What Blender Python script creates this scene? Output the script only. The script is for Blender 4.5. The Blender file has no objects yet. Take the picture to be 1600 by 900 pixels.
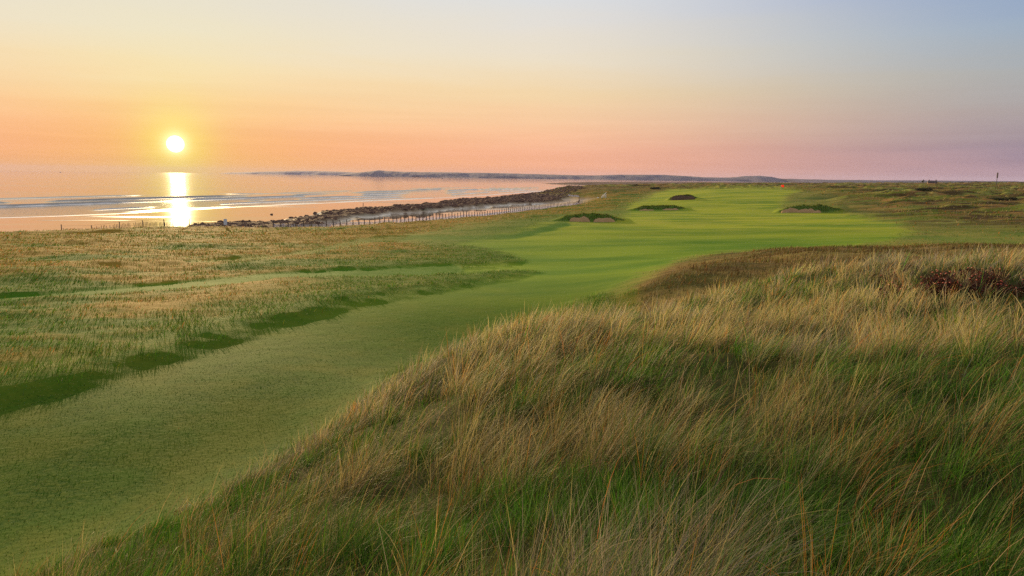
import bpy, bmesh, math, random
import numpy as np
from mathutils import Vector, Matrix

rng = np.random.default_rng(7)
random.seed(7)
scene = bpy.context.scene
COL = scene.collection

# ------------------------------------------------------------------ camera
F = 1081.0
HZ0 = 274.9
PITCH = math.atan((450 - HZ0) / F)
ROLL = math.atan(0.013)
CAM = np.array([0.0, 0.0, 15.0])
cp, sp = math.cos(PITCH), math.sin(PITCH)
fw = np.array([0, cp, -sp]); r0 = np.array([1.0, 0, 0]); u0 = np.array([0, sp, cp])
Rv = r0 * math.cos(ROLL) + u0 * math.sin(ROLL)
Uv = -r0 * math.sin(ROLL) + u0 * math.cos(ROLL)
cam_d = bpy.data.cameras.new('camera')
cam = bpy.data.objects.new('camera', cam_d); COL.objects.link(cam)
cam_d.sensor_width = 36; cam_d.lens = F / 1600 * 36
cam_d.clip_start = 0.05; cam_d.clip_end = 60000
cam.matrix_world = Matrix(((Rv[0], Uv[0], -fw[0], CAM[0]), (Rv[1], Uv[1], -fw[1], CAM[1]), (Rv[2], Uv[2], -fw[2], CAM[2]), (0, 0, 0, 1)))
scene.camera = cam

def ray(u, v):
    return fw + Rv * ((u - 800) / F) + Uv * (-(v - 450) / F)
def by_y(u, v, Y):
    d = ray(u, v); return CAM + d * (Y / d[1])
def by_z(u, v, z):
    d = ray(u, v); return CAM + d * ((z - CAM[2]) / d[2])
def proj(x, y, z):
    p = np.stack([x - CAM[0], y - CAM[1], z - CAM[2]], -1)
    zc = p @ fw; ok = zc > 0.05; zs = np.where(ok, zc, 0.05)
    return 800 + (p @ Rv) / zs * F, 450 - (p @ Uv) / zs * F, ok

# ------------------------------------------------------------------ noise
_perm = np.random.default_rng(3).permutation(256); _perm = np.concatenate([_perm, _perm, _perm])
_val = np.random.default_rng(4).random(256)
def vnoise(x, y, seed=0):
    ix = np.floor(x).astype(np.int64); iy = np.floor(y).astype(np.int64)
    fx = x - ix; fy = y - iy
    fx = fx * fx * (3 - 2 * fx); fy = fy * fy * (3 - 2 * fy)
    def h(a, b): return _val[_perm[(_perm[(a + seed * 17) & 255] + b) & 255]]
    return (h(ix, iy) * (1 - fx) + h(ix + 1, iy) * fx) * (1 - fy) + (h(ix, iy + 1) * (1 - fx) + h(ix + 1, iy + 1) * fx) * fy
def fbm(x, y, o=4, seed=0, g=0.5):
    s = 0; a = 1; t = 0
    for i in range(o):
        s = s + a * vnoise(x + 31.7 * i, y + 11.3 * i, seed + i); t += a; a *= g; x = x * 2.03; y = y * 2.03
    return s / t
def sstep(a, b, x):
    t = np.clip((x - a) / (b - a), 0, 1); return t * t * (3 - 2 * t)

# ------------------------------------------------------------------ polygons
def seg_dist(px, py, poly, closed=True):
    P = np.array(poly, float); n = len(P); best = np.full(px.shape, 1e18)
    for i in range(n if closed else n - 1):
        a = P[i]; b = P[(i + 1) % n]; d = b - a; L = d @ d + 1e-12
        t = np.clip(((px - a[0]) * d[0] + (py - a[1]) * d[1]) / L, 0, 1)
        q = (px - a[0] - t * d[0]) ** 2 + (py - a[1] - t * d[1]) ** 2
        best = np.minimum(best, q)
    return np.sqrt(best)
def inside(px, py, poly):
    P = np.array(poly, float); n = len(P); c = np.zeros(px.shape, bool)
    for i in range(n):
        a = P[i]; b = P[(i + 1) % n]
        if a[1] == b[1]: continue
        m = ((a[1] > py) != (b[1] > py)) & (px < (b[0] - a[0]) * (py - a[1]) / (b[1] - a[1]) + a[0])
        c ^= m
    return c
def sdist(px, py, poly):
    d = seg_dist(px, py, poly); return np.where(inside(px, py, poly), d, -d)

# ------------------------------------------------------------------ base terrain (control points)
ctrl = [(0,0,13.0),(0,3.5,12.6),(-3,3,12.3),(3,3,12.9),(3,8,12.5),(0,9,11.95),(0,13,11.65),(-2.2,9,11.1),(-3,6,11.4),(-2.9,11,10.5),
 (-1.6,14,10.8),(0,18,10.2),(3,14,11.85),(7,15,12.1),(10,22,11.75),(18,25,11.8),(12,12,12.7),(25,20,12.8),(6,20,11.3),(3,20,10.3),
 (-7,8.7,9.8),(-5.6,10.4,9.75),(-4.5,13.5,9.6),(-1,22,9.0),(4,29,8.9),(10,32,10.0),(22,35,10.8),(40,40,11),
 (-30,-10,10),(0,-30,13),(40,-10,13),(-60,0,9),(100,0,11),(-150,60,4),(0,-300,12),(300,100,10),(-4,2,11.6),(-7,4,10.2),(-9,7,9.8)]
for u, v, Y in [(1250,400,45),(1150,420,38),(1100,435,33),(1000,430,45),(1500,392,50),(1400,370,90),(1600,380,80),(1600,350,120),(1400,350,120),
 (1300,332,165),(1400,320,200),(1600,320,190),(1450,300,350),(1600,300,320),(1300,297,400),(1400,291,650),(1600,288.5,650),(1250,291,600),(1100,293.5,500),
 (1000,301,400),(0,362,122),(130,359,125),(270,355,141),(400,356,140),(500,355,141),(580,350,150),(650,346,165),(800,331,212),(900,319,270),(945,308,370),(925,293,450),(880,302,425),(900,297,450),(955,293.3,475),(965,293.5,500),
 (925,347,136),(1030,329,190),(1065,313,250),(1120,301,315),(1221,297,340),(1150,296,365),(700,365,108),(800,350,128),(1265,333,165),(1180,340,150),(1100,360,110)]:
    p = by_y(u, v, Y); ctrl.append(tuple(p))
for u, v, z in [(0,620,9.5),(300,550,9.2),(600,480,8.8),(700,480,8.7),(0,540,9.3),(0,460,8.4),(300,440,8.0),(500,470,8.7),(0,400,7.2),(200,385,6.2),
 (400,400,6.8),(600,380,6.3),(850,420,7.6),(900,385,6.8),(1000,400,7.6),(1200,386,7.8),(200,660,9.7),(400,570,9.4),(-400,560,9.3)]:
    ctrl.append(tuple(by_z(u, v, z)))
ctrl = np.array(ctrl)
def lp(x, y):
    r = np.sqrt(x * x + y * y + 4.0); th = np.arctan2(x, y)
    return th * 1.6, np.log(r)
ca, cb = lp(ctrl[:, 0], ctrl[:, 1]); EPS = 0.02
def kern(a, b, a2, b2): return np.sqrt((a - a2) ** 2 + (b - b2) ** 2 + EPS)
K = kern(ca[:, None], cb[:, None], ca[None], cb[None])
nC = len(ctrl)
A_ = np.zeros((nC + 1, nC + 1)); A_[:nC, :nC] = K; A_[:nC, nC] = 1; A_[nC, :nC] = 1
A_[:nC, :nC] += np.eye(nC) * -2e-3
W_ = np.linalg.solve(A_, np.concatenate([ctrl[:, 2], [0]]))
def z_rbf(x, y):
    a, b = lp(x, y); s = np.full(x.shape, W_[nC])
    for i in range(nC): s += W_[i] * np.sqrt((a - ca[i]) ** 2 + (b - cb[i]) ** 2 + EPS)
    return np.clip(s, 2.0, 13.6)

WATER = [(-3000,-1800),(-700,-250),(-420,60)] + [tuple(by_z(u, v, 0)[:2]) for u, v in
  [(-120,345),(0,341),(100,338),(200,334),(300,328),(400,322.5),(500,318),(600,313.5),(700,309),(760,305.5),(800,302.5),(850,299),(900,297),(950,296),(1000,295)]] + \
  [(330,960),(700,1020),(1500,1050),(4000,1100)]
EDGE = [(-3000,-2300),(-600,-300),(-250,40),(-130,112)] + [tuple(by_y(u, v, Y)[:2]) for u, v, Y in
  [(0,362,122),(130,359,125),(270,355,141),(400,356,140),(500,355,141),(580,350,150),(650,346,165),(800,331,212),(900,318,270),(930,308,370)]] + \
  [(14,440),(48,570),(140,690),(250,790),(383,850),(650,900),(1500,950),(4000,1000)]
close = [(4000, -4000), (-3000, -4000)]
WP = WATER + close; EP = EDGE + close
SPIT = [(60,1450),(150,1330),(300,1230),(500,1180),(1500,1150),(4000,1200),(4000,2100),(1500,2100),(700,2050),(300,1900),(150,1700),(90,1500)]

FAIR = [(-500,740),(-150,655),(0,628),(100,607),(200,580),(300,552),(400,521),(470,501),(540,480),(600,468),(680,455),(750,444),(815,434),(835,427),
 (800,426),(740,428),(640,432),(560,436),(560,431),(640,425),(720,420),(790,414),(812,408),(800,399),(760,390),(720,382),(740,374),(800,366),(850,352),(900,348),(965,346),(985,330),(985,318),(1010,312),(1025,302),
 (1045,296.5),(1150,294.5),(1210,295),(1250,299),(1225,306),(1225,315),(1215,325),(1230,332),(1310,333),(1350,342),(1400,350),(1420,362),(1385,378),(1330,386),(1200,389),(1120,394),(1065,406),(1010,428),(960,452),(900,480),
 (780,520),(600,600),(500,690),(350,800),(200,880),(0,960),(-400,1200)]
PATH1 = [(-200,482,5),(0,468,5),(150,456,5),(300,444,6),(430,433,7),(560,431,7),(700,423,8)]
PATH2 = [(300,412,3),(420,404,3.5),(500,392,3.5),(560,378,3.5),(640,372,3)]
PATH3 = [(640,372,3),(740,372,3),(800,370,3),(880,352,3)]
SEMI = [(640,366),(720,352),(850,340),(950,328),(985,318),(1020,300),(1200,292),(1300,305),(1370,320),(1420,345),(1600,352),(1800,360),(1800,385),(1500,384),(1200,398),(1060,430),(960,470),(900,440),(840,420),(820,402),(700,385),(620,378)]
BROWN = [(1050,420),(1120,402),(1200,394),(1330,390),(1600,388),(1800,392),(1800,520),(1000,500),(1000,455)]
DUNE = [(-7.6,3.2),(-5.8,6.6),(-4.9,8.8),(-4.3,11.0),(-3.0,13.6),(-1.9,16.5),(-0.4,19.5),(3,21.5),(8,25),(18,29.5),(34,37),(70,50),(70,-15),(-14,-15)]

def pxpath(u, v, path):
    best = np.full(u.shape, -1e9)
    for (a, b, w), (c, d, w2) in zip(path[:-1], path[1:]):
        dx, dy = c - a, (d - b) * 1.0
        t = np.clip(((u - a) * dx + (v - b) * dy * 9) / (dx * dx + dy * dy * 9), 0, 1)
        dd = np.sqrt(((u - a - t * dx) / 3) ** 2 + (v - b - t * dy) ** 2)
        best = np.maximum(best, (w + (w2 - w) * t) - dd)
    return best

BUNK = []
for u0_, u1_, vb_, Y_, H_ in [(872,975,347.5,136,1.45),(988,1070,329.3,190,1.3),(1046,1088,313,250,1.8),(1222,1312,332,165,1.8)]:
    uc_ = (u0_ + u1_) / 2; p_ = by_y(uc_, vb_, Y_); BUNK.append((p_[0], p_[1], (u1_ - u0_) / F * p_[1], -math.atan2(p_[0], p_[1]), H_, uc_))
def b_env(lx, W, uc): return np.clip(1 - (np.abs(lx) / (W * .60)) ** 2.6, 0, 1) * (1 + .22 * (fbm(lx / 2.2 + uc, lx * 0, 3, 601) - .5) * 2)
def humps(x, y):
    h = np.zeros_like(x)
    for gx, gy, W, yaw, H, uc in BUNK:
        c_, s_ = math.cos(yaw), math.sin(yaw); lx = (x - gx) * c_ + (y - gy) * s_; ly = -(x - gx) * s_ + (y - gy) * c_
        h = np.maximum(h, .74 * H * b_env(lx, W * 1.06, uc) * sstep(1.2, 2.4, ly) * (1 - sstep(5, 26, ly)))
    return h
def fields(x, y):
    """height and cover masks of the ground at world points"""
    r = np.hypot(x, y)
    zb = z_rbf(x, y)
    sw = sdist(x, y, WP); se = sdist(x, y, EP); ss = sdist(x, y, SPIT)
    wob = (fbm(x / 25, y / 25, 3, 5) - .5)
    beach = np.clip(sw * 0.0085 + wob * .25, -4, 1.7) + sstep(-25, 0, se) * 0.8
    beach = np.where(sw < 0, np.maximum(sw * 0.02, -4), beach)
    beach = beach + .9 * sstep(-30, -4, se) * sstep(-75, -40, x)
    k = sstep(-9, 5, se + wob * 6)
    u, v, ok = proj(x, y, zb)
    # masks in map space
    jit = (fbm(x / 1.6, y / 1.6, 3, 9) - .5)
    soft = np.clip((v - 268) * 0.03, 0.35, 6)
    # two axes differ: shrink horizontal
    sf = sdist(u / 3.0 , v, [(a / 3.0, b) for a, b in FAIR])
    fair = sstep(-1.3, 1.3, sf / soft / (1 + sstep(60, 130, r)) + jit * 2.2)
    pm = np.zeros_like(x)
    for P in (PATH1, PATH2, PATH3):
        q = pxpath(u, v, P); m = sstep(-1.5, 1.5, q + jit * 3)
        pm = np.maximum(pm, m)
        fair = np.maximum(fair, m * (0.95 if P is PATH1 else 0.6))
    fair = np.where(ok & (r > 5), fair, 0)
    dune_s = sdist(x, y, DUNE); dune = sstep(-.5, .7, dune_s + jit * 1.8)
    fair = fair * (1 - dune) * k
    semi = sstep(-6, 6, sdist(u / 2.0, v, [(a / 2.0, b) for a, b in SEMI]) + jit * 12) * k * (1 - dune) * ok
    brown = sstep(-5, 5, sdist(u / 2.5, v, [(a / 2.5, b) for a, b in BROWN]) + jit * 10) * ok * (r > 25)
    heath = np.clip(sstep(1180, 1420, u + (v - 300) * -1.0) * sstep(110, 160, r) + sstep(400, 470, r) * sstep(-60, 20, se), 0, 1) * (1 - fair) * k
    brown = np.maximum(brown, np.exp(-((x - 50) / 38) ** 2 - ((y - 452) / 42) ** 2) * k)
    heath = np.maximum(heath, brown)
    lush = np.clip(sstep(-11, 0, sf / soft + jit * 5) * (r > 12) * sstep(1050, 900, u), 0, 1)
    hump = humps(x, y)
    # relief
    n1 = fbm(x / 6.5, y / 5.0, 4, 21) - .5
    n2 = fbm(x / 20, y / 12, 3, 31) - .5
    n3 = fbm(x / 1.1, y / 1.1, 3, 41) - .5
    rough = (1 - fair) * (1 - 0.6 * semi)
    far = sstep(15, 60, r)
    calm = 1 - .8 * np.exp(-(np.abs(sf / soft + 1) / 7)) * sstep(140, 90, r) * sstep(950, 780, u)
    zl = zb + hump + calm * rough * (n1 * 0.75 * (0.6 + .6 * far) + n3 * .10) + calm * n2 * (0.55 * far)
    zl += rough * 0.19 * sstep(400, 40, r) + .03 * sstep(.0, .25, 1 - fair) * (1 - dune)* sstep(100, 30, r)
    hn = fbm(x / 24, y / 13, 4, 51); hr = np.abs(hn - .5) * 2
    sfn = sf / soft; zl += .10 * np.exp(-((sfn + 2.0 + jit * 2) / 1.8) ** 2) * sstep(100, 50, r) * (1 - dune) * sstep(6, 10, r) * sstep(950, 780, u)
    zl += heath * (1 - brown) * ((0.5 - hr) * 4.2 + (fbm(x / 9, y / 6, 3, 61) - .5) * 2.2) * sstep(120, 260, r)
    zl += dune * (n1 * .5 + n3 * .22)
    spz = sstep(-25, 60, ss + wob * 30) * (4.2 + 5.5 * sstep(260, 900, x) * fbm(x / 90, y / 60, 4, 71)) 
    z = zl * k + beach * (1 - k)
    z = np.where(ss > -25, np.maximum(z, -0.6 + spz + .4 * (fbm(x / 30, y / 30, 3, 72) - .5)), z)
    # rocks in the inter-tidal reef
    rock = sstep(-1, .3, reef(x, y)) * (1 - k)
    z += rock * (np.abs(fbm(x / 7, y / 5, 4, 81) - .5) * 3.4 + 1.1) * (.5 + .5 * sstep(-75, -30, x))
    sand = (1 - k) * (1 - rock)
    wet = sand * sstep(1.45, 0.95, beach + (fbm(x / 60, y / 14, 3, 91) - .5) * .5) * (ss < -20)
    shingle = (1 - k) * sstep(-30, -22, se) * sstep(330, 270, y) * sstep(-60, 30, x) * (1 - rock)
    dry = np.clip((fbm(x / 9, y / 6.5, 4, 101, .6) - .5) * 3.8 + .52 + .25 * heath, 0, 1)
    dry = dry * (1 - .75 * lush)
    dry = np.clip(dry + .35 * sstep(50, 90, r) * (x < -5) * sstep(.35, .6, fbm(x / 30, y / 18, 2, 111)), 0, 1)
    return dict(z=z, fair=fair, semi=semi, heath=heath, brown=brown, dune=dune, sand=sand, wet=wet, shingle=shingle, rock=rock, dry=dry, k=k, se=se, sw=sw, spit=(ss > -30) * 1.0, n1=n1, lush=lush, hump=hump, pm=pm)

REEF = [tuple(by_z(u, v, 1.0)[:2]) for u, v in [(470,342),(505,336),(520,330),(560,326.5),(620,323.5),(680,320),(700,316),(745,312),(790,308),(850,304),(900,302),(910,310),(860,318),(790,319),(700,327),(620,333),(560,338),(520,344),(470,349)]]
REEF2 = [tuple(by_z(u, v, 1.2)[:2]) for u, v in [(280,358),(312,351),(345,347.5),(420,347),(470,347.5),(500,351),(500,356),(380,360)]]
def reef(x, y):
    j = (fbm(x / 9, y / 9, 3, 82) - .5) * 12
    a = sdist(x, y, REEF) + j; b = sdist(x, y, REEF2) + j * .4
    return np.maximum(a / 4, b / 2)

# ------------------------------------------------------------------ ground grid (one sheet)
th = np.radians(np.concatenate([np.arange(-180, -56, 3.0), np.arange(-56, -44, .6), np.arange(-44, 44, .11), np.arange(44, 56, .6), np.arange(56, 180.1, 3.0)]))
rr = [0.0, 0.4, 0.8]
r = 1.2
while r < 9300:
    rr.append(r); r *= (1.0085 if r < 125 or r > 275 else 1.0038) if r < 700 else (1.013 if r < 2200 else 1.08)
rr = np.array(rr)
TH, RR = np.meshgrid(th, rr)
GX = RR * np.sin(TH); GY = RR * np.cos(TH)
FL = fields(GX.ravel(), GY.ravel())
for k_ in FL: FL[k_] = np.asarray(FL[k_], float).reshape(GX.shape)
FL['z'] = np.where(RR > 2500, np.minimum(FL['z'], -4), FL['z'])
lrr = np.arange(len(rr))
def samp(x, y, names):
    r = np.hypot(x, y); t = np.arctan2(x, y)
    fi = np.interp(t, th, np.arange(len(th))); fj = np.interp(r, rr, lrr)
    i0 = np.clip(fi.astype(int), 0, len(th) - 2); j0 = np.clip(fj.astype(int), 0, len(rr) - 2)
    a = fi - i0; b = fj - j0; out = []
    for n in names:
        G = FL[n]
        out.append(G[j0, i0] * (1 - a) * (1 - b) + G[j0, i0 + 1] * a * (1 - b) + G[j0 + 1, i0] * (1 - a) * b + G[j0 + 1, i0 + 1] * a * b)
    return out
def gz(x, y): return float(samp(np.array([x]), np.array([y]), ['z'])[0][0])
def on_ground(u, v, y0=20, y1=900):
    """first hit of the pixel ray with the terrain"""
    d = ray(u, v); Y = np.exp(np.linspace(math.log(y0), math.log(y1), 4000)); P = CAM + d[None] * (Y / d[1])[:, None]
    z = samp(P[:, 0], P[:, 1], ['z'])[0]; i = np.argmax(P[:, 2] < z)
    if not (P[i, 2] < z[i]): i = len(Y) - 1
    return P[i, 0], P[i, 1], z[i]

# ------------------------------------------------------------------ helpers
def mesh_np(name, verts, faces, mat=None, parent=None, attrs=None, smooth=True, link=True):
    """verts (N,3), faces (M,k) uniform size"""
    me = bpy.data.meshes.new(name)
    verts = np.asarray(verts, np.float32); faces = np.asarray(faces, np.int32)
    k = faces.shape[1]
    me.vertices.add(len(verts)); me.vertices.foreach_set('co', verts.ravel())
    me.loops.add(faces.size); me.loops.foreach_set('vertex_index', faces.ravel())
    me.polygons.add(len(faces)); me.polygons.foreach_set('loop_start', np.arange(0, faces.size, k, dtype=np.int32))
    me.polygons.foreach_set('use_smooth', np.full(len(faces), smooth))
    me.update(calc_edges=True)
    if attrs:
        for an, arr in attrs.items():
            a = me.color_attributes.new(an, 'FLOAT_COLOR', 'POINT')
            arr = np.asarray(arr, np.float32)
            if arr.shape[1] == 3: arr = np.concatenate([arr, np.ones((len(arr), 1), np.float32)], 1)
            a.data.foreach_set('color', arr.ravel())
    if mat: me.materials.append(mat)
    o = bpy.data.objects.new(name, me); COL.objects.link(o)
    if parent: o.parent = parent
    return o
def tag(o, label=None, cat=None, group=None, kind=None):
    if label: o['label'] = label
    if cat: o['category'] = cat
    if group: o['group'] = group
    if kind: o['kind'] = kind
    return o
def empty(name, loc, rz=0.0):
    o = bpy.data.objects.new(name, None); COL.objects.link(o); o.location = loc; o.rotation_euler = (0, 0, rz); return o
def bobj(name, bm, mat, parent=None, smooth=False):
    me = bpy.data.meshes.new(name); bm.to_mesh(me); bm.free(); me.materials.append(mat)
    for p in me.polygons: p.use_smooth = smooth
    o = bpy.data.objects.new(name, me); COL.objects.link(o)
    if parent: o.parent = parent
    return o
def add_box(bm, cx, cy, cz, sx, sy, sz, rot=None):
    M = Matrix.Translation((cx, cy, cz)) @ (rot or Matrix.Identity(4)) @ Matrix.Diagonal((sx, sy, sz, 1))
    return bmesh.ops.create_cube(bm, size=1, matrix=M)
def add_cyl(bm, p0, p1, r0_, r1_, n=8):
    p0 = Vector(p0); p1 = Vector(p1); d = p1 - p0
    M = Matrix.Translation((p0 + p1) / 2) @ d.to_track_quat('Z', 'Y').to_matrix().to_4x4()
    bmesh.ops.create_cone(bm, cap_ends=True, segments=n, radius1=r0_, radius2=r1_, depth=d.length, matrix=M)

def lin(r, g, b):
    def f(c):
        c /= 255.0; return c / 12.92 if c <= .04045 else ((c + .055) / 1.055) ** 2.4
    return (f(r), f(g), f(b), 1)

class NT:
    def __init__(s, tree): s.t = tree; s.n = tree.nodes; s.l = tree.links
    def new(s, typ, **kw):
        n = s.n.new(typ)
        for k_, v_ in kw.items(): setattr(n, k_, v_)
        return n
    def put(s, sock, val):
        if isinstance(val, bpy.types.NodeSocket): s.l.new(val, sock)
        else: sock.default_value = val
    def math(s, op, a, b=0.0, c=None, clamp=False):
        n = s.new('ShaderNodeMath', operation=op, use_clamp=clamp); s.put(n.inputs[0], a); s.put(n.inputs[1], b)
        if c is not None: s.put(n.inputs[2], c)
        return n.outputs[0]
    def vmath(s, op, a, b=(0, 0, 0)):
        n = s.new('ShaderNodeVectorMath', operation=op); s.put(n.inputs[0], a); s.put(n.inputs[1], b)
        return n.outputs['Value'] if op in ('DOT_PRODUCT', 'LENGTH') else n.outputs['Vector']
    def mix(s, f, a, b, bt='MIX'):
        n = s.new('ShaderNodeMix', data_type='RGBA', blend_type=bt); s.put(n.inputs[0], f); s.put(n.inputs[6], a); s.put(n.inputs[7], b)
        return n.outputs[2]
    def ss(s, x, a, b):
        n = s.new('ShaderNodeMapRange', interpolation_type='SMOOTHSTEP'); s.put(n.inputs[0], x); n.inputs[1].default_value = a; n.inputs[2].default_value = b
        return n.outputs[0]
    def noise(s, vec, scale, detail=4, rough=.55, dist=0.0):
        n = s.new('ShaderNodeTexNoise'); s.put(n.inputs['Vector'], vec); n.inputs['Scale'].default_value = scale; n.inputs['Detail'].default_value = detail
        n.inputs['Roughness'].default_value = rough; n.inputs['Distortion'].default_value = dist
        return n.outputs[0]
    def scale(s, vec, k_):
        return s.vmath('MULTIPLY', vec, k_)
    def ramp(s, f, stops):
        n = s.new('ShaderNodeValToRGB'); s.put(n.inputs[0], f); e = n.color_ramp.elements
        e[0].position = stops[0][0]; e[0].color = stops[0][1]; e[1].position = stops[-1][0]; e[1].color = stops[-1][1]
        for p_, c_ in stops[1:-1]:
            q = e.new(p_); q.color = c_
        return n.outputs[0]
def material(name):
    m = bpy.data.materials.new(name); m.use_nodes = True; t = NT(m.node_tree); t.n.clear()
    out = t.new('ShaderNodeOutputMaterial'); return m, t, out
def simple(name, col, rough=.8, var=.25, scale=3.0, spec=.3, metal=0.0, bump=0.0):
    m, t, out = material(name)
    tc = t.new('ShaderNodeTexCoord').outputs['Object']
    nz = t.noise(tc, scale, 5)
    f = t.math('MULTIPLY_ADD', nz, 2 * var, 1 - var)
    c = t.vmath('MULTIPLY', (col[0], col[1], col[2]), (1, 1, 1))
    c = t.vmath('SCALE', c); c.node.inputs['Scale'].default_value = 1; t.l.new(f, c.node.inputs['Scale'])
    p = t.new('ShaderNodeBsdfPrincipled'); t.l.new(c, p.inputs['Base Color']); p.inputs['Roughness'].default_value = rough
    p.inputs['Specular IOR Level'].default_value = spec; p.inputs['Metallic'].default_value = metal
    if bump:
        b = t.new('ShaderNodeBump'); b.inputs['Strength'].default_value = bump; t.l.new(nz, b.inputs['Height']); t.l.new(b.outputs[0], p.inputs['Normal'])
    t.l.new(p.outputs[0], out.inputs[0]); return m

# ------------------------------------------------------------------ ground material
def ground_material():
    m, t, out = material('ground')
    geo = t.new('ShaderNodeNewGeometry').outputs['Position']
    A = t.new('ShaderNodeAttribute', attribute_name='cover_a'); B = t.new('ShaderNodeAttribute', attribute_name='cover_b'); C_ = t.new('ShaderNodeAttribute', attribute_name='cover_c'); D_ = t.new('ShaderNodeAttribute', attribute_name='cover_d')
    def sep(n):
        s_ = t.new('ShaderNodeSeparateColor'); t.l.new(n.outputs['Color'], s_.inputs[0]); return s_.outputs[0], s_.outputs[1], s_.outputs[2], n.outputs['Alpha']
    fair, sand, wet, shing = sep(A); dry, heath, semi, rock = sep(B); near, spit, dune, brown = sep(C_); zone, lush, _a, _b = sep(D_)
    n_fine = t.noise(geo, 9.0, 5, .65); n_mid = t.noise(geo, 1.1, 5, .6)
    n_str = t.noise(t.scale(geo, (0.045, 0.13, 0.3)), 1.0, 7, .6)
    n_str2 = t.noise(t.scale(geo, (0.012, 0.05, 0.1)), 1.0, 3, .5)
    n_big = t.noise(geo, .22, 5, .65)
    # rough
    d = t.math('ADD', t.math('MULTIPLY', dry, .7), t.math('MULTIPLY', n_mid, .9)); d = t.ss(t.math('ADD', d, t.math('MULTIPLY', t.math('SUBTRACT', n_fine, .5), .8)), .35, 1.15)
    rg = t.mix(d, (.040, .100, .008, 1), (.22, .145, .024, 1))
    rg = t.mix(t.ss(n_fine, .6, .8), rg, (.24, .18, .05, 1))
    semi_c = t.mix(t.ss(t.math('ADD', n_mid, t.math('MULTIPLY', n_str, .6)), .6, 1.0), (.115, .18, .028, 1), (.21, .20, .05, 1))
    rg = t.mix(t.math('MULTIPLY', semi, .75), rg, semi_c)
    n_hs = t.noise(t.scale(geo, (0.05, 0.13, 0.3)), 1.0, 5, .62)
    rg = t.mix(t.math('MULTIPLY', lush, .55), rg, t.mix(n_mid, (.03, .10, .008, 1), (.09, .15, .014, 1)))
    hc = t.mix(t.ss(n_hs, .42, .6), (.105, .135, .020, 1), (.24, .125, .045, 1))
    hc = t.mix(t.ss(t.noise(t.scale(geo, (0.03, 0.085, 0.3)), 1.0, 5, .65), .48, .57), hc, (.045, .030, .014, 1))
    hc = t.mix(t.ss(n_str, .52, .66), hc, (.20, .22, .05, 1))
    rg = t.mix(t.math('MULTIPLY', heath, .9), rg, hc)
    rg = t.mix(t.math('MULTIPLY', brown, t.math('MULTIPLY_ADD', n_big, .9, .2)), rg, t.mix(t.ss(t.noise(t.scale(geo, (.10, .3, .3)), 1.0, 6, .65), .40, .6), (.045, .032, .014, 1), (.20, .13, .045, 1)))
    # fairway
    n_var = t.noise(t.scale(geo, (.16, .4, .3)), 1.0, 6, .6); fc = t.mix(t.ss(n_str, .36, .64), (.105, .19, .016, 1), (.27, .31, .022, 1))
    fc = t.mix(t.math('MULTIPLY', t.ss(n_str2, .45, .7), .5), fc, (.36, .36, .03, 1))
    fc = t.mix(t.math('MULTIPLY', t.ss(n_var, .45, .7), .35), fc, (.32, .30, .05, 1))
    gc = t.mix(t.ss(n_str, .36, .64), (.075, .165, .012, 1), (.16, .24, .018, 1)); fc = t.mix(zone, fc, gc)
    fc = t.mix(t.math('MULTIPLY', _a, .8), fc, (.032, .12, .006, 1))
    ncol = t.mix(t.ss(n_fine, .35, .7), (.022, .068, .005, 1), (.068, .105, .010, 1))  # near turf darkened: slope shade and corner falloff put into the colour
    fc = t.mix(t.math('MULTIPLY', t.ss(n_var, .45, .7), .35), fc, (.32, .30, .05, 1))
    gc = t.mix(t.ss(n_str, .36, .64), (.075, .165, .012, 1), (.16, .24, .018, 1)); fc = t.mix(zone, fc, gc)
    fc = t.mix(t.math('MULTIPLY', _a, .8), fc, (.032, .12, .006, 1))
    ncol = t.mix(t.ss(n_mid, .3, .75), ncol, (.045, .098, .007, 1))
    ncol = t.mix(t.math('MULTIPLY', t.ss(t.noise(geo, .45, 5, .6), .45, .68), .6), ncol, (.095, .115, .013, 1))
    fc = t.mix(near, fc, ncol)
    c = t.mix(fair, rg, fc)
    c = t.mix(dune, c, t.mix(n_fine, (.02, .03, .008, 1), (.07, .06, .022, 1)))
    # sand
    sc_ = t.mix(t.ss(n_mid, .3, .7), (.40, .31, .23, 1), (.52, .42, .33, 1))
    wc = t.mix(t.noise(t.scale(geo, (.05, .2, 1)), 1, 3), (.10, .075, .06, 1), (.17, .13, .10, 1))
    c = t.mix(sand, c, t.mix(wet, sc_, wc))
    vor = t.new('ShaderNodeTexVoronoi'); t.l.new(geo, vor.inputs['Vector']); vor.inputs['Scale'].default_value = 2.2
    sh = t.mix(t.ss(t.noise(geo, 2.6, 4, .7), .35, .68), (.20, .18, .23, 1), (.66, .62, .72, 1))
    c = t.mix(shing, c, sh)
    c = t.mix(rock, c, t.mix(n_mid, (.035, .022, .018, 1), (.13, .08, .06, 1)))
    spc = t.mix(t.ss(n_str2, .4, .6), (.20, .13, .10, 1), (.09, .065, .045, 1))
    c = t.mix(spit, c, spc)
    p = t.new('ShaderNodeBsdfPrincipled'); t.l.new(c, p.inputs['Base Color'])
    bars = t.ss(t.noise(t.scale(geo, (.012, .06, 1)), 1, 3), .60, .70)
    rw = t.math('MULTIPLY_ADD', bars, .40, .05)
    ro = t.mix(t.math('MULTIPLY', wet, t.math('SUBTRACT', 1, shing)), (.9, .9, .9, 1), rw)
    t.l.new(ro, p.inputs['Roughness'])
    t.l.new(t.math('MULTIPLY_ADD', wet, .58, .02), p.inputs['Specular IOR Level'])
    b = t.new('ShaderNodeBump'); b.inputs['Distance'].default_value = .12
    hgt = t.math('ADD', t.math('MULTIPLY', n_fine, .4), t.math('MULTIPLY', n_mid, .9))
    t.l.new(hgt, b.inputs['Height'])
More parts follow.
